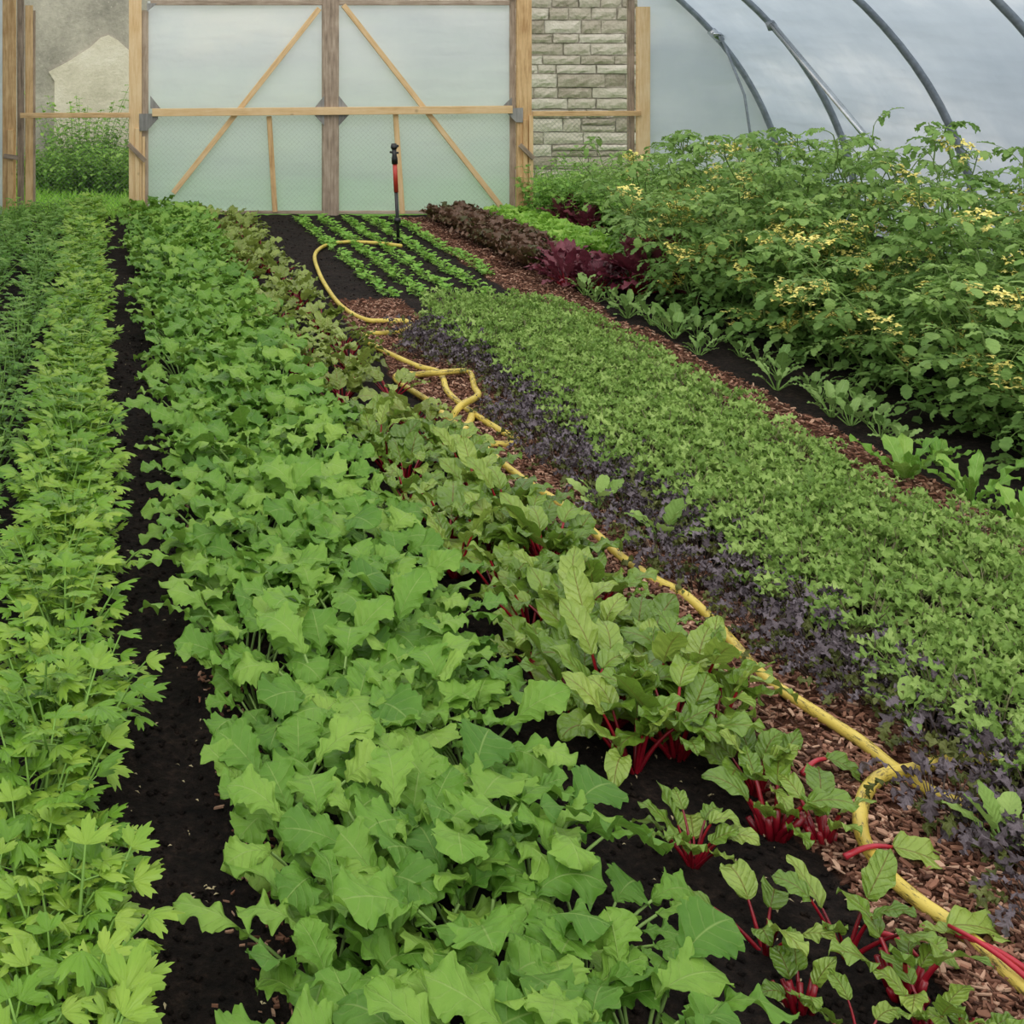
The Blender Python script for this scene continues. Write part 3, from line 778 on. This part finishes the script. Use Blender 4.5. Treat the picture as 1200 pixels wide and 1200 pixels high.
CE = Species('celery_plant', M['celery'], M['celery_stem'], [lambda: g_celery(13)]*5)
CR = Species('celeriac_plant', M['celeriac'], M['celery_stem'], [lambda: g_celery(9, .85)]*4)
for sp, x0, name, lab, grp in ((CE, -.11, 'celery plant', 'green celery plant with glossy toothed leaflets in the row beside the soil path', 'celery plants in the row by the path'),
                          (CR, -.44, 'celeriac plant', 'bluish green leafy celery plant in the second row from the soil path', 'celery plants in the second row'),
                          (CR, -.74, 'celeriac plant', 'bluish green leafy celery plant in the outer row farthest from the soil path', 'celery plants in the outer row')):
    y = 1.7
    while y < 12.9:
        if x0/y*F+VX > -70:
            near = max(0, 3.2-y)*.03
            sc = U_(.9, 1.08)*(1. if sp is CE else .95)*(1.12 if (y > 9 and x0 < -.4) else 1)
            sp.put(x0+U_(-.04, .04)+near, y, lab, name, grp, sc=sc, parts=y < PARTS_Y, tilt=(U_(-.1, .1), U_(-.1, .1)))
            if sp is CE and R.random() < .8: sp.put(x0+U_(-.09, .09), y+.1, lab, name, grp, sc=U_(.75, .95), parts=y < PARTS_Y)
        y += U_(.17, .23) if sp is CE else U_(.22, .3)

def spline(pts, step=.012):
    P = np.array(pts, float); out = []
    Q = np.vstack([2*P[0]-P[1], P, 2*P[-1]-P[-2]])
    for i in range(1, len(Q)-2):
        n = max(2, int(np.linalg.norm(Q[i+1]-Q[i])/step))
        for t in np.linspace(0, 1, n, endpoint=False):
            out.append(.5*((2*Q[i])+(-Q[i-1]+Q[i+1])*t+(2*Q[i-1]-5*Q[i]+4*Q[i+1]-Q[i+2])*t*t+(-Q[i-1]+3*Q[i]-3*Q[i+1]+Q[i+2])*t**3))
    out.append(Q[-2]); return np.array(out)
HP = [(470, 288, .04), (440, 285, 0), (405, 284, 0), (380, 289, 0), (369, 300, 0), (374, 320, 0), (386, 342, 0), (402, 360, 0), (428, 375, 0), (455, 376, 0), (476, 377, .0), (482, 383, 0), (470, 388, 0), (448, 390, 0), (432, 391, 0), (428, 399, 0), (445, 409, 0),
      (465, 419, 0), (490, 430, 0), (512, 436, .0), (519, 444, 0), (524, 458, 0), (538, 472, 0), (556, 485, .0), (575, 499, 0), (592, 508, 0), (605, 514, 0), (600, 520, 0), (580, 522, 0), (560, 521, 0), (545, 514, 0),
      (528, 503, 0), (529, 492, 0), (540, 476, .05), (560, 464, .03), (556, 455, 0), (549, 437, 0), (520, 437, .04), (490, 439, 0), (470, 438, 0), (465, 446, 0), (500, 470, 0), (535, 499, 0), (550, 497, .0), (553, 484, 0.0)]
HP2 = [(553, 484, .03), (549, 499, .0), (540, 510, .0), (556, 517, .0), (572, 530, 0), (590, 546, 0), (625, 570, 0), (660, 594, 0), (700, 628, 0), (735, 660, 0), (770, 683, 0), (802, 700, 0), (832, 726, 0), (858, 754, 0), (885, 783, 0), (920, 812, 0), (965, 840, 0), (1010, 868, 0), (1050, 903, 0), (1085, 928, 0), (1130, 947, 0), (1180, 961, 0), (1260, 975, 0),
       (1310, 950, 0), (1285, 905, 0), (1180, 893, 0), (1110, 893, .0), (1070, 903, .02), (1035, 912, .01), (1014, 933, .0), (1008, 962, 0), (1016, 992, 0), (1040, 1026, 0), (1078, 1058, 0), (1110, 1080, 0), (1150, 1115, 0), (1195, 1155, 0), (1260, 1215, 0)]
pts = []
for px, py, dz in HP+HP2[1:]:
    x, y = ground_pt(px, py, .018+dz); pts.append((x, y, gz(x, y)*.5+.02+dz))
HC = spline(pts)
FREE = HC[(HC[:, 0]/HC[:, 1]*F+VX) < 1085]
def hose_gap(x, y): return float(np.min(np.hypot(FREE[:, 0]-x, FREE[:, 1]-y)))

# beetroot bed: the near plants each at its own place
BE = Species('beetroot_plant', M['beet'], M['beet_stem'], [lambda: g_beet(6), lambda: g_beet(6), lambda: g_beet(6), lambda: g_beet(13, 1.05, False, .95), lambda: g_beet(14, 1.05, False, .95)])
BF = Species('beetroot_plant', M['beetfar'], M['beet_stem'], [lambda: g_beet(10), lambda: g_beet(11), lambda: g_beet(9)])
BY = Species('beetroot_plant', M['beet'], M['beet_stem'], [lambda: g_cropped(5, .9), lambda: g_cropped(7, .9), lambda: g_cropped(6, 1.0)])
near = [
 (898, 1108, BE, 0, .74, 'beetroot plant with round drooping leaf and thin red stalks on bare soil'),
 (990, 1112, BE, 1, .72, 'beetroot plant with arching leaf and deep red stalks left of the hose'),
 (938, 1185, BY, 0, .85, 'small cropped beetroot with short red stumps and one curled leaf'),
 (1062, 1165, BY, 1, 1.15, 'cropped beetroot with thick red stumps standing nearest the hose end'),
 (1010, 1235, BE, 2, .5, 'beetroot plant at the bottom edge with one broad flat leaf'),
 (1090, 1215, BY, 2, .8, 'cropped beetroot with bright red stumps at the bottom edge'),
 (1150, 1235, BY, 0, .8, 'small beetroot with upright crinkled leaves beside fallen pink stalks'),
 (812, 1012, BE, 3, .62, 'beetroot plant with bright red stalks beside the last mustard leaves'),
 (905, 975, BY, 1, 1.25, 'beetroot plant with crowded scarlet stalks and small ribbed leaves'),
 (965, 985, BY, 2, 1.0, 'small beetroot plant with narrow leaves inside the hose bend'),
 (885, 930, BE, 4, .66, 'beetroot plant with red-ribbed upright leaves behind the scarlet cropped one'),
]
for px, py, sp, k, sc, lb in near:
    x, y = ground_pt(px, py)
    sp.put(x, y, lb, 'beetroot plant', 'beetroot plants in the long bed', sc=sc, k=k, tilt=(U_(-.1, .1), U_(-.1, .1)))
lab2 = 'lush beetroot plant with red-veined crinkled leaves in the long bed left of the yellow hose'
lab3 = 'bronzed beetroot plant in the far half of the long bed beside the mustard'
for px, py in ((742, 905), (792, 890), (715, 850), (768, 838), (836, 868), (700, 792), (812, 826), (745, 780), (655, 725), (700, 720), (640, 678), (600, 660), (682, 858), (640, 800), (622, 752), (590, 712), (668, 768), (566, 655)):
    x, y = ground_pt(px, py)
    BE.put(x, y, lab2, 'beetroot plant', 'lush beetroot plants', k=3+R.randrange(2), sc=U_(.88, 1.04), tilt=(U_(-.12, .12), U_(-.12, .12)))
y = 4.2
while y < 12.6:
    cx = 1.31 if y < 4.5 else (1.28 if y < 6.5 else 1.2)
    for x in (cx-.13, cx+.11):
        yy = y+U_(-.05, .05)
        if R.random() < .08 or (yy < 7.5 and hose_gap(x, yy) < (.2 if yy < 5 else .1)): continue
        far = yy > 5.6
        (BF if far else BE).put(x+U_(-.05, .05), yy, lab3 if far else lab2, 'beetroot plant', 'far beetroot plants' if far else 'lush beetroot plants', k=3+R.randrange(2), sc=(U_(.92, 1.12) if yy < 4.6 else U_(.78, .98)), parts=yy < PARTS_Y)
    y += U_(.17, .24)

# fallen beet leaves with pink stalks
def fallen(p_from, p_to, L, W, lab, az=None, curl=.8, under=False, z=.02):
    x0, y0 = ground_pt(*p_from, z); x1, y1 = ground_pt(*p_to, z)
    o = empty('fallen_beet_leaf', (x0, y0, gz(x0, y0)+z)); tag(o, lab, 'leaf')
    d = math.hypot(x1-x0, y1-y0); a = math.atan2(y1-y0, x1-x0)
    st, f = MB(), MB()
    P = [(d*t*math.cos(a), d*t*math.sin(a), .012*math.sin(t*3)) for t in np.linspace(0, 1, 8)]
    st.tube(P, np.linspace(.0065, .004, 8), 7); st.obj('stalk', M['beet_pink'], o)
    lamina(f, P[-1], a if az is None else az, .05, L, W, P_BEET, bend=curl, fold=.35, ruf=.05, rf=2.5, N=18, Mh=4, roll=PI if under else .25)
    f.obj('blade', M['beet'], o)
fallen((1225, 1172), (1112, 1092), .16, .035, 'fallen beet leaf with long pink stalk, crossing the hose end', az=.1, z=.03)
fallen((1215, 1148), (1120, 1100), .08, .03, 'fallen beet leaf with pink stalk lying under the crossing one', az=2.6)
fallen((990, 1000), (1046, 990), .11, .04, 'fallen beet leaf with short pink stalk lying across the hose bend', az=-.35, curl=.55, z=.035)
fallen((940, 910), (968, 893), .09, .03, 'wilting beet leaf arching over the wood chips', az=-.3, curl=1.2, z=.05)
fallen((1030, 1092), (1075, 1120), .09, .025, 'wilted narrow beet leaf on soil beside the hose', az=-2.2)

# purple and green mizuna
PU = Species('purple_mizuna', [M['purple'], M['purple_in']], M['purple_stem'], [lambda: g_mizuna(22, .85, True)]*5)
MI = Species('green_mizuna', M['mizuna'], M['mizuna_stem'], [lambda: g_mizuna(24, 1.08)]*6)
y = 2.35
while y < 8.1:
    c = 2.0 if y < 3.2 else (1.98 if y < 7 else 1.93)
    for dx in ((-.16, -.06, .04, .14) if y < 4 else (-.12, 0, .12)):
        x = c+dx+U_(-.04, .04)
        if x/y*F+VX < 1290 and R.random() > .05 and hose_gap(x, y) > (.085 if y < 4.5 else .06):
            PU.put(x, y+U_(-.04, .04), 'purple mizuna plant with dark feathery leaves in the narrow strip beside the hose', 'mizuna plant', 'purple mizuna plants', sc=U_(.8, 1.1), parts=y < 4.2)
    y += .125
y = 2.7; cnt = 0
while y < 8.45:
    for k in range(6):
        x = 2.18+k*(.148 if y < 4.5 else .13)+U_(-.05, .05)
        if x/y*F+VX < 1280 and cnt < 298:
            MI.put(x, y+U_(-.05, .05), 'green mizuna plant with feathery cut leaves in the bed right of the purple strip', 'mizuna plant', 'green mizuna plants', sc=U_(.82, 1.12), parts=y < 4.2); cnt += 1
    y += .128

# seedling rows
SD = Species('seedling', M['seedling'], M['green_stem'], [lambda: g_seedling(9)]*4)
for r, x0 in enumerate((1.98, 2.2, 2.42, 2.65, 2.92)):
    y = 8.85 if r < 4 else 9.7
    end = 12.9 if r != 0 else 12.9
    ordn = ('first', 'second', 'third', 'fourth', 'fifth')[r]
    while y < end:
        if R.random() > .06:
            SD.put(x0+U_(-.015, .015), y, 'tiny pale green seedling in the %s thin row from the beetroot bed' % ordn, 'seedling', '%s row of seedlings' % ordn, sc=U_(.9, 1.3), parts=False)
        y += U_(.055, .08)

# far salad block
RL = Species('bronze_lettuce', M['redlettuce'], M['purple_stem'], [lambda: g_lettuce(20, 1.15, W=.3, el0=.8)]*3)
GL = Species('pale_lettuce', M['lettuce'], M['green_stem'], [lambda: g_lettuce(16, 1.1)]*3)
AM = Species('red_amaranth', M['maroon'], M['beet_stem'], [lambda: g_lettuce(26, 1.3, P_LANCE, .26, .4, .04, .8)]*3)
y = 9.9
while y < 12.95:
    for x in (3.3, 3.45, 3.6):
        RL.put(x+U_(-.03, .03)+(y-11)*.0, y+U_(-.04, .04), 'bronze-brown lettuce in the dark block beside the far wood chips', 'lettuce', 'bronze lettuces', sc=U_(.85, 1.1), parts=False)
    for x in (3.84, 3.99, 4.14):
        if y > 10.3: GL.put(x+U_(-.03, .03), y+U_(-.04, .04), 'pale green lettuce in the bright block behind the bronze lettuces', 'lettuce', 'pale green lettuces', sc=U_(.85, 1.1), parts=False)
    y += .17
for (x, y) in ((3.38, 9.55), (3.5, 9.75), (3.32, 9.25), (3.5, 9.35), (3.46, 9.05)):
    AM.put(x, y, 'maroon amaranth with narrow leaves at the near end of bronze lettuces', 'amaranth', 'maroon amaranths by the bronze lettuces', sc=U_(.8, 1.0), parts=True)
for (x, y) in ((4.36, 12.2), (4.5, 12.4), (4.62, 12.2), (4.46, 11.9)):
    AM.put(x, y, 'dark maroon amaranth beyond the pale green lettuces', 'amaranth', 'maroon amaranths beyond the pale lettuces', sc=1.0, parts=False)
for (x, y) in ((3.72, 9.0), (3.86, 8.85), (3.98, 9.2)):
    AM.put(x, y, 'maroon amaranth half hidden among the tomato plants', 'amaranth', 'maroon amaranths among tomatoes', sc=1.5, parts=False)

# tomatoes
tru = [g_truss(24), g_truss(30), g_truss(18)]
trm = [(f.mesh('flowers', M['flower']), s_.mesh('truss_stalk', M['tomato_stem'])) for f, s_ in tru]
tv = []
for hh, br in ((1.25, 1.0), (1.15, 1.0), (1.3, 1.1), (1.1, 1.25)):
    f, st, tr = g_tomato(hh, 1.0, 5, 16, br)
    tv.append((f.mesh('tomato_leaves', M['tomato']), st.mesh('tomato_stems', M['tomato_stem']), tr))
def tomato(x, y, k, sc, lab, grp, tz=1.0, nt=7):
    o = empty('tomato_plant', (x, y, gz(x, y)-.006)); tag(o, lab, 'tomato plant', grp)
    f, st, tr = tv[k % len(tv)]
    link('leaves', f, o); link('stems', st, o)
    for b_, a_ in R.sample(tr, min(nt, len(tr))):
        t = link('flower_truss', trm[R.randrange(3)][0], o); t.location = b_; t.rotation_euler = (U_(-.3, .3), U_(-.3, .3), a_); t.scale = (1.25,)*3
        link('truss_stalk', [m for m in trm if m[0] == t.data][0][1], t)
    o.rotation_euler = (U_(-.08, .08), U_(-.08, .08), U_(0, 6.28)); o.scale = (sc, sc, sc*tz)
y = 5.05; i = 0
while y < 10.2:
    for j, x in enumerate((3.9, 4.3, 4.72)):
        pos = ('front', 'middle', 'back')[j]
        H = (.72, .93, 1.0)[j]*(1 if y > 6.6 and y < 9 else .93)
        if j == 0 and y > 9.3: continue
        tomato(x+U_(-.06, .06), y+U_(-.08, .08)+.15*(j == 1), i, U_(.92, 1.05), 'bushy tomato plant with small yellow flower trusses in the %s row of tomatoes' % pos, '%s row of tomato plants' % pos, tz=H*U_(.95, 1.05), nt=(9, 7, 3)[j]); i += 1
    y += .46

# kale seedlings along the edge of the tomato bed
KA = Species('young_kale', M['kale'], M['green_stem'], [lambda: g_lettuce(9, .75, P_ROUND, .3, .6, .04, .9)]*4)
y = 5.5
while y < 9.0:
    for x in (3.36, 3.5):
        if R.random() > .2: KA.put(x+U_(-.05, .05), y+U_(-.05, .05), 'young pale green kale plant along the edge of the tomato bed', 'kale plant', 'young kale plants', sc=U_(.6, 1.05), parts=False)
    y += .19
# endive clumps
EN = Species('endive_plant', M['endive'], M['green_stem'], [lambda: g_lettuce(10, 1.5, P_SPOON, .17, .8, .05, .15)]*3)
for px, py, sc, lb in ((1062, 562, .95, 'tall bright green endive on bare soil before the tomatoes'), (1138, 592, 1.0, 'bright green endive with a long arching leaf beside the tomatoes'), (1198, 628, 1.0, 'last bright green endive of the line, at the end by the mizuna'),
                       (1100, 548, .6, 'small endive between two taller endive plants')):
    x, y = ground_pt(px, py); EN.put(x, y, lb, 'endive', 'endive plants by the tomatoes', sc=sc)
# light weeds in the purple strip
WL = Species('broadleaf_weed', M['mizuna'], M['green_stem'], [lambda: g_lettuce(7, .7, P_BEET, .3, .5, .03, .5)]*3)
for px, py, lb in ((700, 602, 'light green weed clump between hose and purple mizuna, farther back'), (1062, 862, 'pale weed with pointed leaves growing in the purple mizuna'), (1178, 1010, 'small pale weed on the wood chips below the purple mizuna'), (775, 640, 'tiny green weed at the edge of the purple strip')):
    x, y = ground_pt(px, py); WL.put(x, y, lb, 'weed', sc=1.1 if py < 700 else .9, dz=.03)

# back right greens and weeds outside
GW = Species('leafy_green', M['weed'], M['green_stem'], [lambda: g_weed(.55, 20, 1.2, 9, .3)]*3)
for i in range(26):
    x, y = U_(4.35, 6.6), U_(11.0, 12.9)
    if x < 4.7 and y < 12.5: x += .5
    GW.put(x, y, 'bushy light green plant at the far end behind the tomatoes', 'leafy plant', 'leafy greens at the far end', sc=U_(.85, 1.15), parts=False)
OW = Species('tall_weed', M['weed'], M['green_stem'], [lambda: g_weed(1.0, 20, 1.15, 14, .2), lambda: g_weed(.95, 16, 1.1, 13, .18)])
OW.put(-.25, 15.9, 'tall dark green weed bush growing against the rendered wall', 'weed', sc=1.3)
OW.put(-.1, 16.1, 'second tall weed bush leaning on the rendered wall', 'weed', sc=1.2)
OW.put(.2, 16.2, 'slender weed beside the post against the rendered wall', 'weed', sc=.95)
for i in range(22):
    GW.put(U_(-.8, .5), U_(15.0, 16.4), 'low leafy weed in the tangle outside the open bay', 'weed', 'low weeds outside the bay', sc=U_(.8, 1.2), parts=False)
for i in range(8):
    GW.put(U_(4.9, 6.8), U_(13.6, 15.2), 'low leafy weed outside before the stone wall', 'weed', 'low weeds before the stone wall', sc=U_(.7, 1.0), parts=False)

# ================================================================== HOSE AND SPRINKLER
b = MB(); b.tube(HC, .0152, 10)
tag(b.obj('garden_hose', M['hose']), 'long worn yellow garden hose snaking along the wood chip path', 'hose')
x, y = ground_pt(467, 286)
o = tag(empty('sprinkler_stake', (x, y, gz(x, y))), 'upright black and red sprinkler stake standing among the seedling rows', 'sprinkler')
tz = CAMH-(168-VY)*y/F
zz = lambda py: CAMH-(py-VY)*y/F
lean = lambda z: (-.04*z/.86, 0, z)
b = MB(); b.tube([lean(-.05), lean(zz(225))], [.014, .015], 10); b.tube([lean(zz(262)), lean(zz(256))], .028, 10); b.obj('spike', M['black'], o)
b = MB(); b.tube([lean(zz(226)), lean(zz(191))], .019, 12); b.obj('red_sleeve', M['red'], o)
b = MB(); b.tube([lean(zz(193)), lean(zz(186)), lean(zz(183)), lean(zz(176))], [.026, .026, .02, .02], 12); b.obj('collar', M['black'], o)
b = MB(); b.tube([lean(zz(177)), lean(zz(174)), lean(zz(173)), lean(zz(169))], [.014, .03, .03, .022], 12)
b.tube([(-.075, 0, zz(179)), (.0, 0, zz(180))], .009, 8); b.tube([(-.045, 0, zz(171)), (0, 0, zz(172))], .01, 8); b.obj('sprinkler_head', M['black'], o)
b = MB(); b.tube([(0, 0, .03), (.035, -.01, .02)], .02, 10); b.obj('hose_connector', M['black'], o)

# ================================================================== LIGHT, CAMERA
w = bpy.data.worlds.new('overcast'); bpy.context.scene.world = w; w.use_nodes = True
nt = w.node_tree; bg = nt.nodes['Background']
tc = nt.nodes.new('ShaderNodeTexCoord'); sp = nt.nodes.new('ShaderNodeSeparateXYZ'); rp = nt.nodes.new('ShaderNodeValToRGB')
nt.links.new(tc.outputs['Generated'], sp.inputs[0]); nt.links.new(sp.outputs[2], rp.inputs[0]); nt.links.new(rp.outputs[0], bg.inputs[0])
rp.color_ramp.elements[0].position = 0; rp.color_ramp.elements[0].color = (1.0, 1.0, 1.0, 1)
rp.color_ramp.elements[1].position = .8; rp.color_ramp.elements[1].color = (1.0, .99, .96, 1)
bg.inputs[1].default_value = 1.2
sl = bpy.data.lights.new('soft_sun', 'SUN'); sl.energy = 1.0; sl.angle = math.radians(50); sl.color = (1, .98, .94)
so = bpy.data.objects.new('soft_sun', sl); C.objects.link(so); so.rotation_euler = (math.radians(35), math.radians(-15), 0)

cam = bpy.data.cameras.new('camera'); co = bpy.data.objects.new('camera', cam); C.objects.link(co)
co.location = (0, 0, CAMH); co.rotation_euler = (math.radians(90), 0, 0)
cam.sensor_width = 36; cam.lens = 36*F/1200; cam.shift_x = (600-VX)/1200; cam.shift_y = -(600-VY)/1200
cam.clip_start = .05; cam.clip_end = 200
sc = bpy.context.scene; sc.camera = co
sc.view_settings.view_transform = 'Standard'; sc.view_settings.look = 'None'
sc.cycles.max_bounces = 6; sc.cycles.transparent_max_bounces = 6
sc.cycles.use_denoising = True
